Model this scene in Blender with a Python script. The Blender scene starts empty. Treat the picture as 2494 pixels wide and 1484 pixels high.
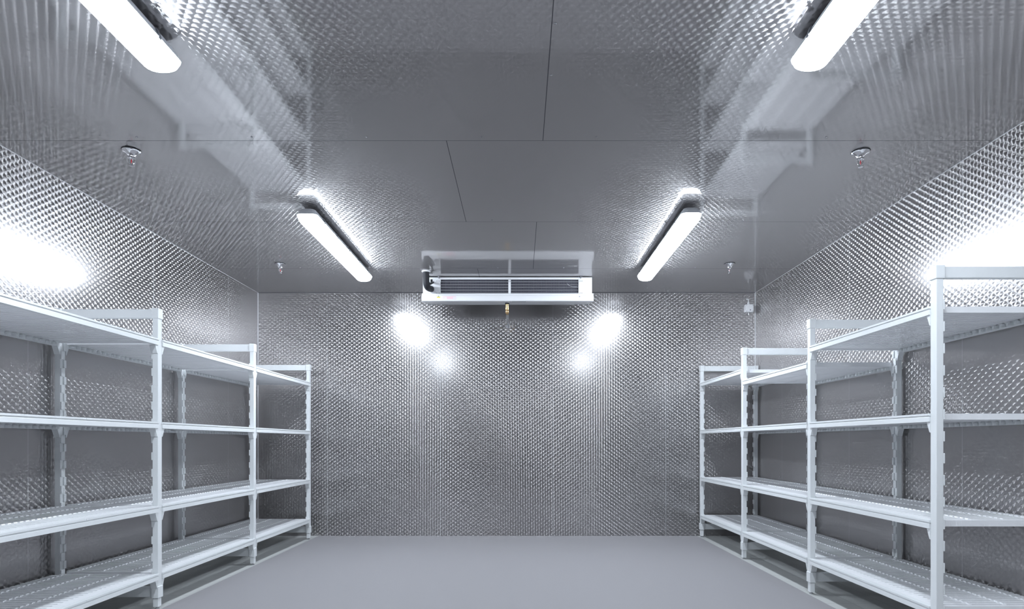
import bpy, math
from mathutils import Vector, Matrix

# ------------------------------------------------------------------ frame
# photograph 2494x1484, focal 1503 px, principal point (1266,1079): a level camera with lens shift
W_IMG, H_IMG, F_PX = 2494.0, 1484.0, 1503.0
EYE = 0.99
CEIL = 2.588
XL, XR = -2.786, 2.506
YB, YF = 6.563, -1.25
C = bpy.context.scene.collection

# ------------------------------------------------------------------ mesh helper
class MB:
    def __init__(s):
        s.v = []; s.f = []
    def box(s, x0, x1, y0, y1, z0, z1):
        if x0 > x1: x0, x1 = x1, x0
        b = len(s.v)
        s.v += [(x0,y0,z0),(x1,y0,z0),(x1,y1,z0),(x0,y1,z0),(x0,y0,z1),(x1,y0,z1),(x1,y1,z1),(x0,y1,z1)]
        s.f += [tuple(b+i for i in q) for q in ((0,3,2,1),(4,5,6,7),(0,1,5,4),(1,2,6,5),(2,3,7,6),(3,0,4,7))]
        return s
    def loops(s, rings, cap0=True, cap1=True):
        n = len(rings[0]); b = len(s.v)
        for r in rings: s.v += [tuple(p) for p in r]
        for k in range(len(rings)-1):
            for i in range(n):
                j = (i+1) % n
                s.f.append((b+k*n+i, b+k*n+j, b+(k+1)*n+j, b+(k+1)*n+i))
        if cap0: s.f.append(tuple(b+i for i in range(n))[::-1])
        if cap1: s.f.append(tuple(b+(len(rings)-1)*n+i for i in range(n)))
        return s
    def prism(s, pts, a0, a1, fn):
        return s.loops([[fn(p[0], p[1], a0) for p in pts], [fn(p[0], p[1], a1) for p in pts]])
    def lathe(s, prof, c=(0,0,0), n=24, axis='z'):
        rings = []
        for r, h in prof:
            ring = []
            for k in range(n):
                a = 2*math.pi*k/n
                p = (r*math.cos(a), r*math.sin(a), h)
                if axis == 'y': p = (p[0], p[2], p[1])
                if axis == 'x': p = (p[2], p[0], p[1])
                ring.append((c[0]+p[0], c[1]+p[1], c[2]+p[2]))
            rings.append(ring)
        return s.loops(rings)
    def tube(s, path, r, n=14):
        path = [Vector(p) for p in path]; rings = []
        up = None
        for i, p in enumerate(path):
            d = (path[min(i+1,len(path)-1)] - path[max(i-1,0)]).normalized()
            if up is None:
                up = d.orthogonal().normalized()
            else:
                up = (up - d*up.dot(d)).normalized()
            w = d.cross(up)
            rr = r[i] if isinstance(r, (list,tuple)) else r
            rings.append([p + (up*math.cos(2*math.pi*k/n) + w*math.sin(2*math.pi*k/n))*rr for k in range(n)])
        return s.loops(rings)
    def mesh(s, name):
        m = bpy.data.meshes.new(name)
        m.from_pydata(s.v, [], s.f); m.validate()
        import bmesh
        bm = bmesh.new(); bm.from_mesh(m)
        bmesh.ops.recalc_face_normals(bm, faces=bm.faces)
        bm.to_mesh(m); bm.free()
        return m
    def build(s, name, mat, parent=None, loc=(0,0,0), smooth=False, bevel=0):
        m = s.mesh(name)
        m.materials.append(mat)
        return link(name, m, parent, loc, smooth, bevel)

def link(name, m, parent=None, loc=(0,0,0), smooth=False, bevel=0):
    o = bpy.data.objects.new(name, m); C.objects.link(o)
    o.location = loc
    if parent is not None: o.parent = parent
    if smooth:
        for p in m.polygons: p.use_smooth = True
        try:
            m.set_sharp_from_angle(angle=math.radians(38))
        except Exception:
            pass
    if bevel:
        b = o.modifiers.new('bevel', 'BEVEL'); b.width = bevel; b.segments = 2; b.limit_method = 'ANGLE'
        b.angle_limit = math.radians(40)
    return o

def tag(o, label, cat=None, group=None, kind=None):
    o['label'] = label
    if cat: o['category'] = cat
    if group: o['group'] = group
    if kind: o['kind'] = kind
    return o

def empty(name, loc):
    o = bpy.data.objects.new(name, None); C.objects.link(o); o.location = loc
    o.empty_display_size = 0.1
    return o

def copy_tree(o, parent=None):
    c = o.copy(); C.objects.link(c)
    if parent is not None: c.parent = parent
    for ch in list(o.children): copy_tree(ch, c)
    return c

def bez(p0, p1, p2, p3, n=14):
    out = []
    for k in range(n+1):
        t = k/n; a = (1-t)**3; b = 3*t*(1-t)**2; c = 3*t*t*(1-t); d = t**3
        out.append(tuple(a*p0[i]+b*p1[i]+c*p2[i]+d*p3[i] for i in range(3)))
    return out

# ------------------------------------------------------------------ materials
def new_mat(name):
    m = bpy.data.materials.new(name); m.use_nodes = True
    nt = m.node_tree; nt.nodes.clear()
    return m, nt

def plain(name, col, rough=0.5, metal=0.0, spec=0.5, bump=0.0, bscale=300.0, coat=0.0):
    m, nt = new_mat(name)
    out = nt.nodes.new('ShaderNodeOutputMaterial'); b = nt.nodes.new('ShaderNodeBsdfPrincipled')
    b.inputs['Base Color'].default_value = (*col, 1); b.inputs['Roughness'].default_value = rough
    b.inputs['Metallic'].default_value = metal
    b.inputs['Specular IOR Level'].default_value = spec
    if coat: b.inputs['Coat Weight'].default_value = coat
    if bump:
        g = nt.nodes.new('ShaderNodeNewGeometry')
        n = nt.nodes.new('ShaderNodeTexNoise'); n.inputs['Scale'].default_value = bscale
        nt.links.new(g.outputs['Position'], n.inputs['Vector'])
        bp = nt.nodes.new('ShaderNodeBump'); bp.inputs['Strength'].default_value = bump; bp.inputs['Distance'].default_value = 0.001
        nt.links.new(n.outputs['Fac'], bp.inputs['Height']); nt.links.new(bp.outputs['Normal'], b.inputs['Normal'])
    nt.links.new(b.outputs[0], out.inputs[0])
    return m

class NT:
    """small arithmetic on node sockets"""
    def __init__(s, nt): s.nt = nt
    def m(s, op, a, b=None, c=None):
        n = s.nt.nodes.new('ShaderNodeMath'); n.operation = op
        for i, x in enumerate((a, b, c)):
            if x is None: continue
            if isinstance(x, (int, float)): n.inputs[i].default_value = x
            else: s.nt.links.new(x, n.inputs[i])
        return n.outputs[0]
    def mix(s, f, a, b):           # a where f=0, b where f=1
        return s.m('ADD', s.m('MULTIPLY', a, s.m('SUBTRACT', 1.0, f)), s.m('MULTIPLY', b, f))

STEEL = (0.49, 0.475, 0.476)

def steel(name, uaxis, usign, vaxis, seams, rough=0.28, aniso=0.84, clear=0.22, clear_rough=0.18, seam_col=(0.55,0.55,0.56), dish=0.018, clear_dish=0.0):
    """engine-turned sheet: rows of overlapping brushed discs, brushing runs round each disc, so light makes fans.
    seams(nt, pos) -> socket 0..1 for joint lines."""
    m, nt = new_mat(name); N = NT(nt)
    out = nt.nodes.new('ShaderNodeOutputMaterial')
    g = nt.nodes.new('ShaderNodeNewGeometry')
    sep = nt.nodes.new('ShaderNodeSeparateXYZ'); nt.links.new(g.outputs['Position'], sep.inputs[0])
    ax = {'x': sep.outputs[0], 'y': sep.outputs[1], 'z': sep.outputs[2]}
    A, B, R = 0.0264, 0.0392, 0.0264
    u = N.m('MULTIPLY', ax[uaxis], float(usign)/A)
    v = N.m('MULTIPLY', ax[vaxis], 1.0/B)
    iu = N.m('FLOOR', u)
    fu = N.m('SUBTRACT', u, iu)
    par = N.m('PINGPONG', iu, 1.0)
    def column(k):
        du = N.m('MULTIPLY', N.m('SUBTRACT', fu, float(k)), A) if k else N.m('MULTIPLY', fu, A)
        off = N.m('MULTIPLY_ADD', par, 0.5 if k == 0 else -0.5, v)
        dv0 = N.m('MULTIPLY', N.m('FRACT', off), B)
        dv1 = N.m('SUBTRACT', dv0, B)
        du2 = N.m('SUBTRACT', R*R, N.m('MULTIPLY', du, du))
        in1 = N.m('LESS_THAN', N.m('MULTIPLY', dv1, dv1), du2)
        in0 = N.m('LESS_THAN', N.m('MULTIPLY', dv0, dv0), du2)
        return du, N.m('MULTIPLY_ADD', in1, -B, dv0), N.m('MAXIMUM', in0, in1)
    d0, e0, i0 = column(0)
    d1, e1, i1 = column(1)
    du = N.m('MULTIPLY_ADD', i1, -A, d0)
    dv = N.mix(i1, e0, e1)
    comb = nt.nodes.new('ShaderNodeCombineXYZ')        # outward from the disc's centre
    idx = {'x': 0, 'y': 1, 'z': 2}
    nt.links.new(N.m('MULTIPLY', du, float(usign)) if usign < 0 else du, comb.inputs[idx[uaxis]])
    nt.links.new(dv, comb.inputs[idx[vaxis]])
    tang = nt.nodes.new('ShaderNodeVectorMath'); tang.operation = 'CROSS_PRODUCT'   # round the disc
    nt.links.new(comb.outputs[0], tang.inputs[0]); nt.links.new(g.outputs['Normal'], tang.inputs[1])
    def dished(k):
        n = nt.nodes.new('ShaderNodeVectorMath'); n.operation = 'MULTIPLY_ADD'
        nt.links.new(comb.outputs[0], n.inputs[0]); n.inputs[1].default_value = (k/R,)*3; nt.links.new(g.outputs['Normal'], n.inputs[2])
        q = nt.nodes.new('ShaderNodeVectorMath'); q.operation = 'NORMALIZE'; nt.links.new(n.outputs[0], q.inputs[0])
        return q.outputs[0]
    # metal reflects more towards grazing angles
    lw = nt.nodes.new('ShaderNodeFresnel'); lw.inputs['IOR'].default_value = 1.45
    col = nt.nodes.new('ShaderNodeMix'); col.data_type = 'RGBA'; nt.links.new(lw.outputs[0], col.inputs[0])
    col.inputs[6].default_value = (*STEEL, 1); col.inputs[7].default_value = (0.95,0.95,0.95,1)
    a = nt.nodes.new('ShaderNodeBsdfAnisotropic'); a.distribution = 'GGX'
    a.inputs['Roughness'].default_value = rough
    a.inputs['Anisotropy'].default_value = aniso
    nt.links.new(tang.outputs[0], a.inputs['Tangent'])
    if dish: nt.links.new(dished(dish), a.inputs['Normal'])
    c = nt.nodes.new('ShaderNodeBsdfAnisotropic'); c.distribution = 'GGX'
    c.inputs['Roughness'].default_value = clear_rough
    if clear_dish: nt.links.new(dished(clear_dish), c.inputs['Normal'])
    nt.links.new(col.outputs[2], a.inputs['Color']); nt.links.new(col.outputs[2], c.inputs['Color'])
    mx = nt.nodes.new('ShaderNodeMixShader'); mx.inputs[0].default_value = clear
    nt.links.new(a.outputs[0], mx.inputs[1]); nt.links.new(c.outputs[0], mx.inputs[2])
    d = nt.nodes.new('ShaderNodeBsdfDiffuse'); d.inputs['Color'].default_value = (*seam_col, 1)
    sm = nt.nodes.new('ShaderNodeMixShader')
    nt.links.new(seams(N, ax), sm.inputs[0]); nt.links.new(mx.outputs[0], sm.inputs[1]); nt.links.new(d.outputs[0], sm.inputs[2])
    nt.links.new(sm.outputs[0], out.inputs[0])
    return m

def line(N, s, at, period, half):
    w = N.m('WRAP', N.m('SUBTRACT', s, at), period/2, -period/2)
    return N.m('LESS_THAN', N.m('ABSOLUTE', w), half)

def seam_back(N, ax): return line(N, ax['x'], -2.047, 1.2, 0.0014)
def seam_side(N, ax): return line(N, ax['y'], 3.496, 1.2, 0.0018)
def seam_ceiling(N, ax):
    cross = line(N, ax['y'], 4.462, 1.2, 0.0018)
    row = N.m('FLOORED_MODULO', N.m('FLOOR', N.m('DIVIDE', N.m('SUBTRACT', ax['y'], 2.062), 1.2)), 2.0)
    lx = N.mix(row, 0.122, -0.388)
    lng = N.m('LESS_THAN', N.m('ABSOLUTE', N.m('SUBTRACT', ax['x'], lx)), 0.0020)
    return N.m('MAXIMUM', cross, lng)

M_BACK = steel('turned_steel_back', 'x', 1, 'z', seam_back)
M_LEFT = steel('turned_steel_left', 'y', 1, 'z', seam_side)
M_RIGHT = steel('turned_steel_right', 'y', -1, 'z', seam_side)
M_CEIL = steel('turned_steel_ceiling', 'y', 1, 'x', seam_ceiling, seam_col=(0.10,0.10,0.11), clear=0.42, clear_rough=0.06, clear_dish=0.004)

def floor_mat():
    m, nt = new_mat('floor_coating'); N = NT(nt)
    out = nt.nodes.new('ShaderNodeOutputMaterial'); b = nt.nodes.new('ShaderNodeBsdfPrincipled')
    g = nt.nodes.new('ShaderNodeNewGeometry'); sep = nt.nodes.new('ShaderNodeSeparateXYZ')
    nt.links.new(g.outputs['Position'], sep.inputs[0])
    X, Y = sep.outputs[0], sep.outputs[1]
    mid = N.m('MULTIPLY', N.m('GREATER_THAN', X, -2.14), N.m('LESS_THAN', X, 1.885))
    # border: pale screed scored into small tiles
    l1 = line(N, X, 0.05, 0.20, 0.0018); l2 = line(N, Y, 0.0, 0.20, 0.0018)
    scored = N.m('MULTIPLY', N.m('MAXIMUM', l1, l2), 0.55)
    ns = nt.nodes.new('ShaderNodeTexNoise'); ns.inputs['Scale'].default_value = 420.0
    nt.links.new(g.outputs['Position'], ns.inputs['Vector'])
    mixb = nt.nodes.new('ShaderNodeMix'); mixb.data_type = 'RGBA'
    nt.links.new(scored, mixb.inputs[0]); mixb.inputs[6].default_value = (0.47,0.48,0.47,1); mixb.inputs[7].default_value = (0.2,0.2,0.21,1)
    mixm = nt.nodes.new('ShaderNodeMix'); mixm.data_type = 'RGBA'
    nt.links.new(mid, mixm.inputs[0]); nt.links.new(mixb.outputs[2], mixm.inputs[6]); mixm.inputs[7].default_value = (0.285,0.278,0.288,1)
    hv = nt.nodes.new('ShaderNodeMix'); hv.data_type = 'RGBA'; hv.blend_type = 'MULTIPLY'; hv.inputs[0].default_value = 0.10
    nt.links.new(mixm.outputs[2], hv.inputs[6]); nt.links.new(ns.outputs['Fac'], hv.inputs[7])
    nt.links.new(hv.outputs[2], b.inputs['Base Color'])
    b.inputs['Roughness'].default_value = 0.62; b.inputs['Specular IOR Level'].default_value = 0.3
    nt.links.new(b.outputs[0], out.inputs[0])
    return m
M_FLOOR = floor_mat()

def emission(name, col, strength):
    m, nt = new_mat(name)
    out = nt.nodes.new('ShaderNodeOutputMaterial'); e = nt.nodes.new('ShaderNodeEmission')
    e.inputs[0].default_value = (*col, 1); e.inputs[1].default_value = strength
    nt.links.new(e.outputs[0], out.inputs[0])
    return m

def lens_mat():
    m, nt = new_mat('lit_diffuser'); N = NT(nt)
    out = nt.nodes.new('ShaderNodeOutputMaterial'); e = nt.nodes.new('ShaderNodeEmission')
    e.inputs[0].default_value = (0.82, 0.902, 1.0, 1)
    tc = nt.nodes.new('ShaderNodeTexCoord'); sp = nt.nodes.new('ShaderNodeSeparateXYZ')
    nt.links.new(tc.outputs['Object'], sp.inputs[0])
    # the tube inside stops short of the ends, so the end caps glow less
    mr = nt.nodes.new('ShaderNodeMapRange'); mr.clamp = True; mr.interpolation_type = 'SMOOTHSTEP'
    nt.links.new(N.m('ABSOLUTE', sp.outputs[1]), mr.inputs['Value'])
    mr.inputs['From Min'].default_value = 0.745; mr.inputs['From Max'].default_value = 0.80
    mr.inputs['To Min'].default_value = 28.0; mr.inputs['To Max'].default_value = 4.0
    nt.links.new(mr.outputs[0], e.inputs[1]); nt.links.new(e.outputs[0], out.inputs[0])
    return m
M_LENS = lens_mat()
M_LENS.cycles.emission_sampling = 'FRONT'
M_HOUSING = plain('luminaire_grey_plastic', (0.62,0.64,0.68), 0.45)
M_CLIP = plain('clip_steel', (0.25,0.26,0.29), 0.35, 0.6)
M_RACK = plain('rack_speckled_polymer', (0.74,0.765,0.775), 0.42, bump=0.25, bscale=900)
M_DECK = plain('shelf_plate_polymer', (0.83,0.84,0.86), 0.36)
M_WHITE = plain('white_enamel', (0.85,0.855,0.87), 0.35)
M_PAN = plain('pan_enamel', (0.78,0.80,0.83), 0.35)
M_BLACK = plain('black_rubber_foam', (0.012,0.013,0.018), 0.7, bump=0.3)
M_DARK = plain('cavity_shade_black', (0.01,0.01,0.012), 0.8)  # near-black colour standing in for the shade inside openings
M_CHROME = plain('chrome', (0.80,0.80,0.82), 0.08, 1.0)
M_STEELP = plain('steel_pipe', (0.55,0.56,0.58), 0.22, 1.0)
M_BRASS = plain('brass', (0.78,0.55,0.22), 0.22, 1.0)
M_COPPER = plain('aged_brass', (0.62,0.42,0.22), 0.3, 1.0)
M_RED = plain('red_glass', (0.45,0.02,0.03), 0.1, coat=0.5)
M_YELLOW = plain('yellow_sticker', (0.80,0.68,0.05), 0.5)
M_STICKER = plain('paper_sticker', (0.80,0.74,0.78), 0.5)
M_PINK = plain('faded_red_print', (0.85,0.42,0.45), 0.5)
M_GREYPRINT = plain('grey_print', (0.30,0.30,0.34), 0.5)
M_SEAL = plain('sealant', (0.55,0.55,0.56), 0.5)
M_SEALD = plain('dark_joint', (0.12,0.12,0.13), 0.5)
M_RIVET = plain('rivet_steel', (0.45,0.45,0.47), 0.25, 1.0)
M_ALU = plain('aluminium_tube', (0.70,0.71,0.74), 0.25, 1.0)

def fin_mat():
    m, nt = new_mat('coil_fins'); N = NT(nt)
    out = nt.nodes.new('ShaderNodeOutputMaterial'); b = nt.nodes.new('ShaderNodeBsdfPrincipled')
    g = nt.nodes.new('ShaderNodeNewGeometry'); sep = nt.nodes.new('ShaderNodeSeparateXYZ')
    nt.links.new(g.outputs['Position'], sep.inputs[0])
    s = line(N, sep.outputs[0], 0.0, 0.0085, 0.0012)
    mx = nt.nodes.new('ShaderNodeMix'); mx.data_type = 'RGBA'
    nt.links.new(s, mx.inputs[0]); mx.inputs[6].default_value = (0.03,0.03,0.045,1); mx.inputs[7].default_value = (0.16,0.16,0.19,1)
    nt.links.new(mx.outputs[2], b.inputs['Base Color']); b.inputs['Roughness'].default_value = 0.5; b.inputs['Metallic'].default_value = 0.2
    nt.links.new(b.outputs[0], out.inputs[0])
    return m
M_FINS = fin_mat()

# ------------------------------------------------------------------ room shell
T = 0.10
def struct(name, mb, mat, label):
    o = mb.build(name, mat); tag(o, label, kind='structure'); return o
floor = struct('floor', MB().box(XL-T, XR+T, YF-T, YB+T, -0.1, 0.0), M_FLOOR, 'smooth grey coated floor with a paler border under the racks')
ceiling = struct('ceiling', MB().box(XL-T, XR+T, YF-T, YB+T, CEIL, CEIL+0.1), M_CEIL, 'low ceiling of glossy swirl-finished steel panels')
wall_back = struct('wall_back', MB().box(XL-T, XR+T, YB, YB+T, 0, CEIL), M_BACK, 'far wall of swirl-finished steel panels behind the cooling unit')
wall_left = struct('wall_left', MB().box(XL-T, XL, YF, YB, 0, CEIL), M_LEFT, 'left wall of swirl-finished steel panels behind the rack')
wall_right = struct('wall_right', MB().box(XR, XR+T, YF, YB, 0, CEIL), M_RIGHT, 'right wall of swirl-finished steel panels behind the rack')
wall_front = struct('wall_front', MB().box(XL-T, XR+T, YF-T, YF, 0, CEIL), M_BACK, 'steel panelled wall at the entrance end of the room')

def trim(name, pts, fn, a0, a1, mat, label):
    struct(name, MB().prism(pts, a0, a1, fn), mat, label)
tri = [(0,0),(1,0),(0,1)]
trim('trim_1', [(0,0),(.008,0),(0,.008)], lambda p,q,a: (XL+p, YB-q, a), 0, CEIL, M_SEAL, 'pale sealant line in the far left corner')
trim('trim_2', [(0,0),(.008,0),(0,.008)], lambda p,q,a: (XR-p, YB-q, a), 0, CEIL, M_SEAL, 'pale sealant line in the far right corner')
trim('trim_3', [(0,0),(.003,0),(0,.003)], lambda p,q,a: (XL+p, a, CEIL-q), YF, YB, M_SEAL, 'thin sealant line between left wall and ceiling')
trim('trim_4', [(0,0),(.003,0),(0,.003)], lambda p,q,a: (XR-p, a, CEIL-q), YF, YB, M_SEAL, 'thin sealant line between right wall and ceiling')
trim('trim_5', [(0,0),(.005,0),(0,.005)], lambda p,q,a: (a, YB-p, CEIL-q), XL, XR, M_SEALD, 'dark joint between far wall and ceiling')

# rivets beside the panel joints
riv = MB().lathe([(0.0055,0),(0.0055,0.0012),(0.0035,0.0026),(0.0008,0.003)], n=12).mesh('rivet'); riv.materials.append(M_RIVET)
def rivet(parent, loc, rot):
    o = link('rivet', riv, parent, loc); o.rotation_euler = rot
ZR = [0.063, 0.662, 1.263, 1.866, 2.466]
for z in ZR:
    for x in (-2.047, -0.847, 0.353, 1.553):
        rivet(wall_back, (x-0.04, YB, z), (math.pi/2,0,0))
    for y in (2.296, 3.496, 4.696, 5.896):
        rivet(wall_left, (XL, y-0.047, z), (0,math.pi/2,0))
        rivet(wall_right, (XR, y+0.047, z), (0,-math.pi/2,0))
for y in (3.222, 4.422, 5.625):
    for x in (-2.0, -1.4, -0.8, -0.2, 0.4, 1.0, 1.6, 2.2):
        rivet(ceiling, (x, y, CEIL), (math.pi,0,0))
for y in (2.35, 2.68):
    rivet(ceiling, (0.135, y, CEIL), (math.pi,0,0))

# ------------------------------------------------------------------ strip lights
def make_light():
    root = empty('strip_light', (0,0,CEIL))
    L = 1.595
    def ring(w, l, z, ch):
        a, b = w/2, l/2; c = min(ch, a*0.9); o = []
        for (sx, sy, q) in ((-1,-1,2), (1,-1,3), (1,1,0), (-1,1,1)):
            for k in range(5):
                t = (q + k/4)*math.pi/2
                o.append((sx*(a-c)+c*math.cos(t), sy*(b-c)+c*math.sin(t), z))
        return o
    MB().loops([ring(.096,L-.05,-.022,.03), ring(.118,L-.02,-.040,.034), ring(.134,L-.008,-.058,.036), ring(.140,L,-.060,.036), ring(.140,L,-.064,.036)]
        ).build('housing', M_HOUSING, root)
    rings = []
    for w, l, z, ch in ((.138,L-.002,-.0645,.036),(.138,L-.004,-.070,.036),(.130,L-.010,-.078,.036),(.124,L-.022,-.094,.040),(.108,L-.045,-.106,.042),(.080,L-.075,-.113,.036),(.040,L-.12,-.116,.018)):
        rings.append(ring(w,l,z,ch))
    MB().loops(rings).build('diffuser', M_LENS, root, smooth=False)
    for s in (-1,1):
        for k in range(5):
            y = -0.62 + 0.31*k
            mb = MB()
            pts = [(.060,-.030),(.064,-.034),(.074,-.062),(.072,-.072),(.0675,-.072),(.0705,-.062),(.060,-.040)]
            mb.prism(pts, y-.008, y+.008, lambda p,q,a: (s*p, a, q))
            mb.build('clip', M_CLIP, root)
    for y in (-0.45, 0.45):
        MB().box(-.02,.02,y-.025,y+.025,-.0225,0).build('mounting_bracket', M_CLIP, root)
    for s in (-1,):
        MB().lathe([(.010,0),(.010,.004)], (0.02, -L/2+.012, -.045), 14, 'y').build('cable_entry', M_HOUSING, root)
    return root
light = make_light()
spots = [(-1.432, 4.925, 'glowing strip light on the left of the ceiling, whole, beside the cooling unit'),
         (1.150, 4.905, 'glowing strip light on the right of the ceiling, whole, beside the cooling unit'),
         (-1.432, 1.712, 'glowing strip light at the top left, cut off by the photo edge'),
         (1.155, 1.702, 'glowing strip light at the top right, cut off by the photo edge')]
for i, (x, y, lab) in enumerate(spots):
    o = light if i == 0 else copy_tree(light)
    o.location = (x, y, CEIL)
    tag(o, lab, 'ceiling light', 'strip lights under the steel ceiling')

# ------------------------------------------------------------------ sprinklers
def make_sprinkler():
    root = empty('fire_sprinkler', (0,0,CEIL))
    MB().lathe([(.010,-.0042),(.046,-.0042),(.0470,-.0055),(.046,-.0075),(.036,-.011),(.026,-.020),(.0205,-.032),(.0195,-.038),(.012,-.0385)], n=28).build('escutcheon', M_CHROME, root, smooth=True)
    MB().lathe([(.030,0),(.0465,0),(.0485,-.002),(.0465,-.0042),(.030,-.0042)], n=28).build('gasket', M_BLACK, root, smooth=True)['label'] = 'black gasket'
    MB().lathe([(.012,-.036),(.019,-.038),(.019,-.044),(.013,-.047),(.010,-.052)], n=20).build('body', M_CHROME, root, smooth=True)
    for s in (-1,1):
        MB().tube([(s*.010,0,-.050),(s*.0125,0,-.058),(s*.0115,0,-.068),(s*.005,0,-.078),(s*.001,0,-.081)], .0023, 8).build('frame_arm', M_CHROME, root, smooth=True)
    MB().lathe([(.001,-.052),(.0035,-.055),(.0035,-.067),(.0015,-.071)], n=12).build('bulb', M_RED, root, smooth=True)['label'] = 'red glass bulb'
    MB().lathe([(.003,-.079),(.003,-.084),(.0125,-.0845),(.0125,-.0862),(.002,-.0865)], n=20).build('deflector', M_CHROME, root)
    return root
spr = make_sprinkler()
for i, (x, y, lab) in enumerate([(-2.121, 3.37, 'chrome fire sprinkler on the ceiling above the left rack, near one with visible red bulb'),
        (1.869, 3.385, 'chrome fire sprinkler on the ceiling above the right rack, near one'),
        (-2.134, 5.50, 'small far chrome fire sprinkler, left of the left whole strip light'),
        (1.869, 5.50, 'small far chrome fire sprinkler near the white sensor box')]):
    o = spr if i == 0 else copy_tree(spr)
    o.location = (x, y, CEIL); o.rotation_euler = (0,0,[0.5,-0.4,0.2,0.9][i])
    tag(o, lab, 'sprinkler', 'chrome sprinklers on the ceiling')

# ------------------------------------------------------------------ evaporator
def make_cooler():
    Y0, Y1 = 5.93, 6.25
    root = empty('cooling_unit', (-.118, Y0, CEIL))
    tag(root, 'white ceiling-mounted cooling unit with dark finned coil at the far wall', 'cooling unit')
    def B(mb, name, mat, parent=root, **k):
        o = mb.build(name, mat, parent, **k)
        if parent is root: o.location = -Vector(root.location)
        return o
    zt, zc, zb = CEIL-.002, 2.568, 2.418
    x0, x1 = -.931, .694
    xa, xb = -.761, .564
    # casing: top, solid back, end panels, front top bar
    case = MB()
    case.box(x0, x1, Y0, Y1, zc, zc+.012)
    case.box(x0, x1, Y1-.004, Y1, zb-.03, zc)
    case.box(x0, xa, Y0, Y0+.004, zb-.002, zc)
    case.box(xb, x1, Y0, Y0+.004, zb-.002, zc)
    case.box(x0, x0+.004, Y0+.004, Y1-.004, zb-.03, zc)
    case.box(x1-.004, x1, Y0+.004, Y1-.004, zb-.03, zc)
    case.box(xa, xb, Y0, Y0+.004, zc-.008, zc)
    B(case, 'casing', M_WHITE)
    B(MB().box(-.1105, -.0865, Y0-.002, Y0+.02, zb, zc), 'divider', M_WHITE)
    B(MB().box(xa, xb, Y0+.018, Y0+.20, zb-.01, zc), 'coil', M_FINS)
    for z in (2.541, 2.513, 2.488, 2.460, 2.434):
        for (a, b) in ((xa, -.1105), (-.0865, xb)):
            mb = MB().tube([(a, Y0+.014, z), (b, Y0+.014, z)], .0058, 8)
            B(mb, 'coil_tube', M_ALU, smooth=True)
    # drain pan
    pan = MB()
    pan.prism([(Y0+.02,2.424),(Y0-.012,2.424),(Y0-.018,2.416),(Y0-.018,2.404),(Y0-.030,2.398),(Y0-.030,2.352),(Y0-.024,2.345),(Y1-.02,2.392),(Y1-.02,2.402)], -.940, .706, lambda p,q,a: (a,p,q))
    pan_o = B(pan, 'drain_pan', M_WHITE, bevel=.003)
    # stickers and marks on the pan lip
    yl = Y0-.0312
    def sub(mb, name, mat):
        o = mb.build(name, mat, pan_o); return o
    st = sub(MB().box(-.742, -.608, yl-.0008, yl+.001, 2.359, 2.392), 'warning_sticker', M_STICKER)
    pr = MB()
    for (a, b, z) in ((-.735,-.615,2.389),(-.697,-.640,2.383),(-.697,-.636,2.378),(-.697,-.642,2.373),(-.697,-.638,2.368),(-.735,-.715,2.374)):
        pr.box(a, b, yl-.0013, yl, z-.0012, z+.0012)
    sub(pr, 'sticker_print', M_PINK)
    sub(MB().prism([(-.797,2.386),(-.757,2.386),(-.764,2.377),(-.790,2.377)], yl-.0006, yl+.001, lambda p,q,a: (p,a,q)), 'yellow_sticker', M_YELLOW)
    sub(MB().prism([(-.786,2.386),(-.768,2.386),(-.777,2.398)], yl-.0010, yl+.001, lambda p,q,a: (p,a,q)), 'warning_triangle', M_GREYPRINT)
    sub(MB().lathe([(.006,0),(.006,.0015),(.001,.002)], (.571, yl-.002, 2.388), 10, 'y'), 'screw', M_GREYPRINT)
    sub(MB().prism([(0,0),(1,0),(1,1),(0,1)], 0, .001, lambda p,q,a: (-.075+.135*p, Y0-.018+.055*q, 2.3455+.008*q-a)), 'rating_plate', M_GREYPRINT)
    # screws on the face
    for x in (-.797, -.775, .578, .596):
        for z in (2.545, 2.43):
            B(MB().lathe([(.004,0),(.004,.0015),(.001,.002)], (x, Y0-.002, z), 10, 'y'), 'screw', M_CLIP)
    for x in (-.105, -.092):
        for z in (2.56, 2.54):
            B(MB().lathe([(.003,0),(.003,.0015),(.001,.002)], (x, Y0-.004, z), 8, 'y'), 'screw', M_CLIP)
    # panel cut-out lines at the pipe entry
    cut = MB()
    cut.box(-.862,-.813,Y0-.0008,Y0,2.447,2.4485).box(-.8145,-.813,Y0-.0008,Y0,2.418,2.447)
    B(cut, 'access_flap', M_CLIP)
    B(MB().box(-.858,-.838,Y0-.001,Y0+.002,2.523,2.562), 'cable_opening_shade', M_DARK)  # flat black plate, paints the shade of a cable hole
    # mounting brackets
    for x in (-.775, .585):
        mb = MB().box(x-.022,x+.022,Y0-.02,Y0+.03,CEIL-.003,CEIL-.0005).box(x-.004,x+.004,Y0-.012,Y0+.02,zc,CEIL-.003)
        B(mb, 'hanging_bracket', M_STEELP)
        B(MB().lathe([(.007,-.014),(.007,-.003)], (x, Y0-.008, CEIL), 8), 'bolt', M_CHROME)
    B(MB().tube(bez((.455,Y0+.004,2.523),(.462,Y0-.02,2.50),(.50,Y0-.025,2.478),(.548,Y0-.002,2.489), 12), .0035, 8), 'sensor_wire', M_ALU, smooth=True)
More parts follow.
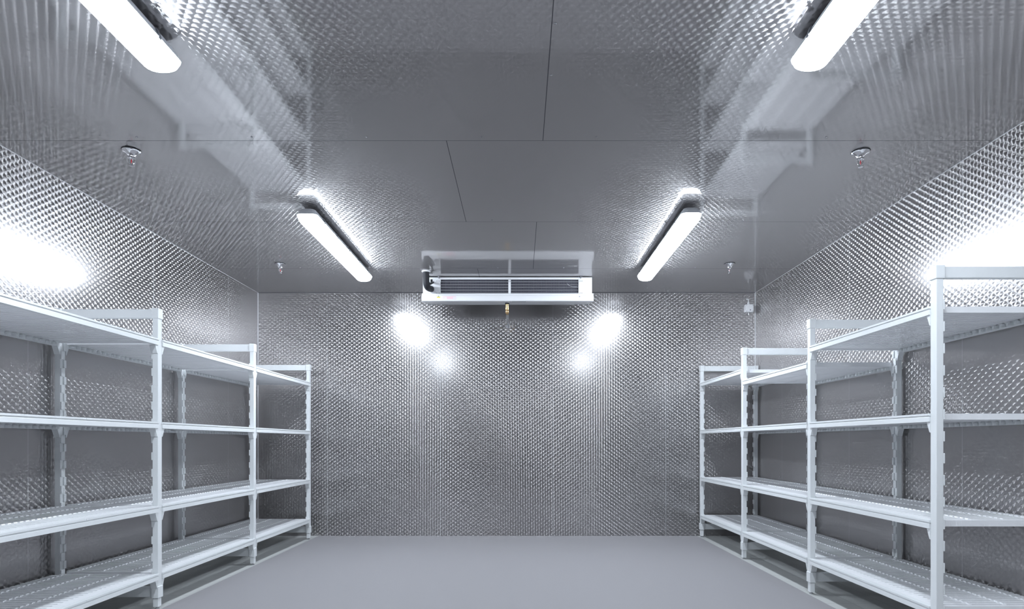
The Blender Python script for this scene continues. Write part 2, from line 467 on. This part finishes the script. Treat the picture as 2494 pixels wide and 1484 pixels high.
    # fans on the far side
    for x in (-.463, .248):
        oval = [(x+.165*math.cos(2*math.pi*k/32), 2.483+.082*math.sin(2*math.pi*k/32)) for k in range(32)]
        B(MB().prism(oval, Y1, Y1+.003, lambda p,q,a: (p,a,q)), 'fan_recess_shade', M_DARK)  # flat black oval on the solid back, paints the shade inside a fan opening
        ringm = MB().lathe([(.082,-.004),(.090,-.004),(.090,.012),(.082,.012),(.082,-.004)], (x, Y1+.004, 2.484), 28, 'y')
        B(ringm, 'fan_ring', M_BLACK, smooth=True)
        blades = MB()
        for k in range(5):
            a = 2*math.pi*k/5
            ca, sa = math.cos(a), math.sin(a)
            pts = [(.018,-.012),(.076,-.030),(.080,.018),(.018,.012)]
            r0 = [(x+p*ca-q*sa, Y1+.006+q*.12, 2.484+p*sa+q*ca) for p,q in pts]
            r1 = [(a_, b_+.002, c_) for a_,b_,c_ in r0]
            blades.loops([r0, r1])
        blades.lathe([(.020,0),(.020,.012),(.012,.015)], (x,Y1+.002,2.484), 16, 'y')
        B(blades, 'fan', M_BLACK)
    return root
make_cooler()

# insulated refrigerant pipe from the ceiling into the unit
pipe = empty('insulated_pipe', (-.872, 5.745, CEIL))
tag(pipe, 'black insulated pipe bending from the ceiling into the left end of the cooling unit', 'pipe')
path = [(-.872,5.745,CEIL),(-.872,5.748,CEIL-.06)] + bez((-.872,5.75,CEIL-.08),(-.872,5.755,CEIL-.145),(-.868,5.80,CEIL-.142),(-.850,5.921,CEIL-.122), 14)
o = MB().tube(path, .0295, 20).build('insulation', M_BLACK, pipe, smooth=True); o.location = -Vector(pipe.location)
o = MB().lathe([(.030,-.010),(.040,-.010),(.042,-.004),(.041,0),(.030,0)], (-.872,5.745,CEIL), 28).build('ceiling_collar', M_WHITE, pipe, smooth=True); o.location = -Vector(pipe.location); o['label'] = 'white collar at the ceiling'
o = MB().tube([(-.872,5.748,CEIL-.075),(-.845,5.80,CEIL-.105),(-.832,5.924,CEIL-.057)], .010, 10).build('cable_sleeve', M_BLACK, pipe, smooth=True); o.location = -Vector(pipe.location)
o = MB().tube([(-.832,5.742,CEIL-.001),(-.835,5.742,CEIL-.016),(-.85,5.744,CEIL-.03)], .007, 8).build('clamp_screw', M_CHROME, pipe, smooth=True); o.location = -Vector(pipe.location)

# condensate drain
dr = empty('drain_pipe', (-.122, 5.98, 2.30))
tag(dr, 'brass drain fitting and steel tube from under the cooling unit to the far wall', 'pipe')
def D(mb, name, mat, lab=None, smooth=True):
    o = mb.build(name, mat, dr, smooth=smooth); o.location = -Vector(dr.location)
    if lab: o['label'] = lab
xd, yd = -.122, 5.965
D(MB().lathe([(.023,2.350),(.023,2.342),(.018,2.342)], (xd,yd,0), 24), 'flange', M_WHITE, 'white flange')
D(MB().lathe([(.019,2.344),(.020,2.342),(.020,2.330),(.017,2.328)], (xd,yd,0), 24), 'rubber_ring', M_BLACK, 'black rubber ring')
D(MB().lathe([(.0165,2.330),(.0165,2.298),(.019,2.297),(.019,2.276),(.0155,2.274)], (xd,yd,0), 24), 'nipple', M_BRASS, 'brass nipple')
D(MB().lathe([(.0155,2.276),(.017,2.270),(.0195,2.258),(.018,2.246),(.011,2.236),(.003,2.233)], (xd,yd,0), 24), 'elbow', M_COPPER, 'aged brass elbow')
D(MB().tube([(xd,yd,2.247),(xd,yd+.03,2.243)], .013, 16), 'elbow_outlet', M_BRASS)
D(MB().tube([(xd,yd+.028,2.243),(xd,6.3,2.234),(xd,YB,2.222)], .0125, 14), 'drain_tube', M_STEELP, 'grey steel tube')
half = [(.040*math.cos(math.pi+math.pi*k/14), (.034)*math.sin(math.pi+math.pi*k/14)) for k in range(15)] + [(.040,.004),(-.040,.004)]
D(MB().prism(half, YB-.008, YB, lambda p,q,a: (xd+p, a, 2.238+q)), 'wall_plate', M_ALU, smooth=False)

# ------------------------------------------------------------------ sensor box on the far wall
sb = empty('sensor_box', (2.432, YB, 2.40))
tag(sb, 'small white square sensor box with cable on the far wall near the right corner', 'sensor')
def S(mb, name, mat, **k):
    o = mb.build(name, mat, sb, **k); o.location = -Vector(sb.location); return o
xs = 2.425
S(MB().box(xs-.041, xs+.041, YB-.036, YB, 2.372, 2.452), 'enclosure', M_WHITE, bevel=.003)
lid = S(MB().box(xs-.041, xs+.041, YB-.056, YB-.037, 2.372, 2.452), 'lid', M_WHITE, bevel=.003)
for dx in (-.033,.033):
    for dz in (2.380, 2.444):
        MB().lathe([(.004,0),(.004,.0012)], (xs+dx, YB-.0575, dz), 8, 'y').build('screw', M_CLIP, lid)
MB().lathe([(.007,0),(.007,.0012)], (xs+.006, YB-.0575, 2.392), 12, 'y').build('sensor_dot', M_GREYPRINT, lid)
S(MB().lathe([(.013,2.452),(.013,2.468),(.010,2.470),(.010,2.480),(.006,2.484)], (xs-.004,YB-.028,0), 16), 'cable_gland', M_WHITE, smooth=True)
S(MB().tube([(xs-.004,YB-.028,2.480),(xs-.004,YB-.028,2.50),(xs-.006,YB-.022,2.512),(xs-.008,YB,2.516)], .005, 10), 'cable', M_WHITE, smooth=True)
S(MB().lathe([(.010,-.004),(.010,0)], (xs-.008,YB,2.516), 14, 'y'), 'cable_rosette', M_SEAL)
S(MB().tube([(xs-.002,YB-.028,2.373),(xs-.002,YB-.028,2.343)], .0045, 10), 'probe', M_ALU, smooth=True)

# ------------------------------------------------------------------ storage racks
PITCH = 0.0352
def make_rack(name, label, xf, dw, tb, posts, levels, top, block):
    """xf: aisle face of the posts, dw: +-1 towards the wall, tb: depth of the rack, posts: y of each frame,
    levels[bay] = shelf heights, block = (z0,z1) of the base collar"""
    root = empty(name, (xf + dw*tb/2, (posts[0]+posts[-1])/2, 0))
    tag(root, label, 'shelving rack')
    off = -Vector(root.location)
    X = lambda t: xf + dw*t
    PT, PW = .033, .041            # post thickness (across), width (along the aisle)
    b0, b1 = block
    def place(o, par): 
        o.parent = par
        o.location = off if par is root else (0,0,0)
        return o
    def post_mesh(front):
        t0, t1 = (0, PT) if front else (tb-PT, tb)
        ti, sgn = (t1, 1) if front else (t0, -1)
        mb = MB()
        mb.box(X(t0), X(t1), -PW/2, PW/2, b1-.02, top-.03)
        z = b1 + .05; k = 0
        while z < top - .13:
            mb.box(X(ti), X(ti+sgn*.0075), -PW/2, -.002, z, z+.047)
            mb.box(X(ti), X(ti+sgn*.0075), .002, PW/2, z+.05, z+.097)
            z += .1
        m = mb.mesh('post'); m.materials.append(M_RACK); return m
    def meshes(front):
        t0, t1 = (0, PT) if front else (tb-PT, tb)
        cap = MB().box(X(t0-.004), X(t1+.006 if front else t1+.004), -PW/2-.004, PW/2+.004, top-.062, top).mesh('post_cap')
        col = MB().box(X(t0-.005), X(t1+.005), -PW/2-.005, PW/2+.005, b0, b1).mesh('base_collar')
        ft = MB().box(X(t0+.001), X(t1-.001), -PW/2+.003, PW/2-.003, .014, b0).mesh('foot')
        lev = MB().lathe([(.012,0),(.012,.006),(.007,.007),(.007,.016)], (X((t0+t1)/2),0,0), 14).mesh('levelling_foot')
        for m in (cap, col, ft): m.materials.append(M_RACK)
        lev.materials.append(M_STEELP)
        return post_mesh(front), cap, col, ft, lev
    sets = {True: meshes(True), False: meshes(False)}
    rail_t = MB().box(X(PT+.004), X(tb-PT-.003), -.014, .014, top-.059, top-.004).mesh('top_rail'); rail_t.materials.append(M_RACK)
    rail_b = MB().box(X(PT+.005), X(tb-PT-.005), -.014, .014, b0+.004, b1-.004).mesh('bottom_rail'); rail_b.materials.append(M_RACK)
    for y in posts:
        for front in (True, False):
            pm, cap, col, ft, lev = sets[front]
            p = link('post', pm, root, off + Vector((0,y,0)), bevel=.0025)
            link('post_cap', cap, p, bevel=.003); link('base_collar', col, p, bevel=.003)
            link('foot', ft, p, bevel=.002); link('levelling_foot', lev, p)
        link('top_rail', rail_t, root, off + Vector((0,y,0)), bevel=.004)
        link('bottom_rail', rail_b, root, off + Vector((0,y,0)), bevel=.004)
    # shelves, one mesh set per bay length
    for b in range(len(posts)-1):
        ya, yb = posts[b]+PW/2+.001, posts[b+1]-PW/2-.001
        L = yb-ya
        def fb(split):
            mb = MB()
            prof = [(-.003,-.0105),(-.003,-.0135),(-.006,-.017),(-.006,-.038),(.022,-.038),(.022,-.0105)]
            mb.prism(prof, 0, L, lambda p,q,a: (X(p), a, q))
            ys = L*split
            for (a0,a1) in ((-.003, ys-.001), (ys+.001, L+.003)):
                mb.prism([(-.008,0),(-.008,-.009),(-.005,-.0104),(.022,-.0104),(.022,0)], a0, a1, lambda p,q,a: (X(p), a, q))
            return mb
        fbm = fb(.52).mesh('front_beam'); fbm.materials.append(M_RACK)
        rbm = MB().prism([(tb-.034,-.020),(tb-.034,-.045),(tb-.004,-.045),(tb-.004,-.036),(tb-.026,-.036),(tb-.026,-.020)], 0, L, lambda p,q,a: (X(p), a, q))
        nl = max(1, int(round((L-.06)/.047))); pl = (L-.06)/nl
        for k in range(nl):
            yc = .03+(k+.5)*pl; rr = pl*.33
            def lug(z, f): return [(X(tb-.0335-f*1.3*rr*math.sin(math.pi*j/10)), yc-f*rr*math.cos(math.pi*j/10), z) for j in range(11)]
            rbm.loops([lug(-.044,1.0), lug(-.036,.98), lug(-.030,.88), lug(-.026,.68), lug(-.0235,.35)])
        rbm = rbm.mesh('rear_beam'); rbm.materials.append(M_RACK)
        # deck
        dk = MB()
        t0, t1 = .0225, tb-.012
        n = max(1, int(round((L-.06)/PITCH)))
        pit = (L-.06)/n
        dk.box(X(t0), X(t1-.03), 0, .024, -.028, 0); dk.box(X(t0), X(t1-.03), L-.024, L, -.028, 0)
        for k in range(n):
            yc = .03 + (k+.5)*pit
            dk.box(X(t0), X(t1), yc-pit*.315, yc+pit*.315, -.021, 0)
        dk.box(X(t0), X(t0+.055), .024, L-.024, -.020, -.0005)
        webs = [.21*tb/.613, .378*tb/.613, .536*tb/.613]
        for w in webs:
            dk.box(X(w-.010), X(w+.010), .024, L-.024, -.010, -.0008)
            for k in range(n):
                yc = .03 + (k+.5)*pit
                dk.prism([(w-.0045,-.0005),(w+.0045,-.0005),(w+.002,.0038),(w-.002,.0038)], yc-.010, yc+.010, lambda p,q,a: (X(p), a, q))
        dkm = dk.mesh('shelf'); dkm.materials.append(M_DECK)
        def bracket(tA, tB, end):
            y0, s = (0, 1) if end == 0 else (L, -1)
            pts = [(y0,-.0382),(y0+s*.026,-.0382),(y0+s*.022,-.046),(y0+s*.006,-.086),(y0,-.088)]
            m = MB().prism(pts, tA, tB, lambda p,q,a: (X(a), p, q)).mesh('corner_bracket'); m.materials.append(M_RACK); return m
        br = [bracket(0, .037, 0), bracket(0, .037, 1), bracket(tb-.036, tb-.002, 0), bracket(tb-.036, tb-.002, 1)]
        for S_ in levels[b]:
            sh = link('shelf', dkm, root, off + Vector((0, ya, S_)))
            link('front_beam', fbm, sh); link('rear_beam', rbm, sh)
            for i, m in enumerate(br):
                link('corner_bracket', m, sh, (0,0,0 if i < 2 else -.0065))
    return root

LL = [EYE+h for h in (-.777, -.375, .124, .618)]
make_rack('shelving_rack', 'grey-white slatted four-tier shelving rack along the left wall', -2.147, -1, .613, [2.36, 3.682, 5.003, 6.322], [LL, LL, LL], 1.790, (.067, .137))
LR = [EYE+h for h in (-.754, -.358, .135)]
make_rack('shelving_rack', 'grey-white slatted shelving rack along the right wall, its end frame facing the camera', 1.893, 1, .597, [2.825, 4.042, 5.257, 6.475],
          [LR+[EYE+.629], LR+[EYE+.530], LR+[EYE+.628]], 1.799, (.078, .146))

# ------------------------------------------------------------------ camera, world, view
cam = bpy.data.cameras.new('camera'); co = bpy.data.objects.new('camera', cam); C.objects.link(co)
co.location = (0, 0, EYE); co.rotation_euler = (math.pi/2, 0, 0)
cam.sensor_fit = 'HORIZONTAL'; cam.sensor_width = 36.0
cam.lens = F_PX/W_IMG*36.0
cam.shift_x = -(1266-W_IMG/2)/W_IMG
cam.shift_y = (1079-H_IMG/2)/W_IMG
cam.clip_start = 0.02
sc = bpy.context.scene
sc.camera = co
w = bpy.data.worlds.new('world'); sc.world = w; w.use_nodes = True
w.node_tree.nodes['Background'].inputs[0].default_value = (0,0,0,1)
sc.view_settings.view_transform = 'Standard'; sc.view_settings.look = 'None'
sc.view_settings.gamma = 1; sc.view_settings.use_curve_mapping = False
sc.view_settings.exposure = 1.36
cy = sc.cycles
cy.max_bounces = 7; cy.glossy_bounces = 5; cy.diffuse_bounces = 3
cy.use_adaptive_sampling = True; cy.adaptive_threshold = 0.04; cy.adaptive_min_samples = 24
cy.sample_clamp_indirect = 4.0
cy.caustics_reflective = True
cy.blur_glossy = 0.2
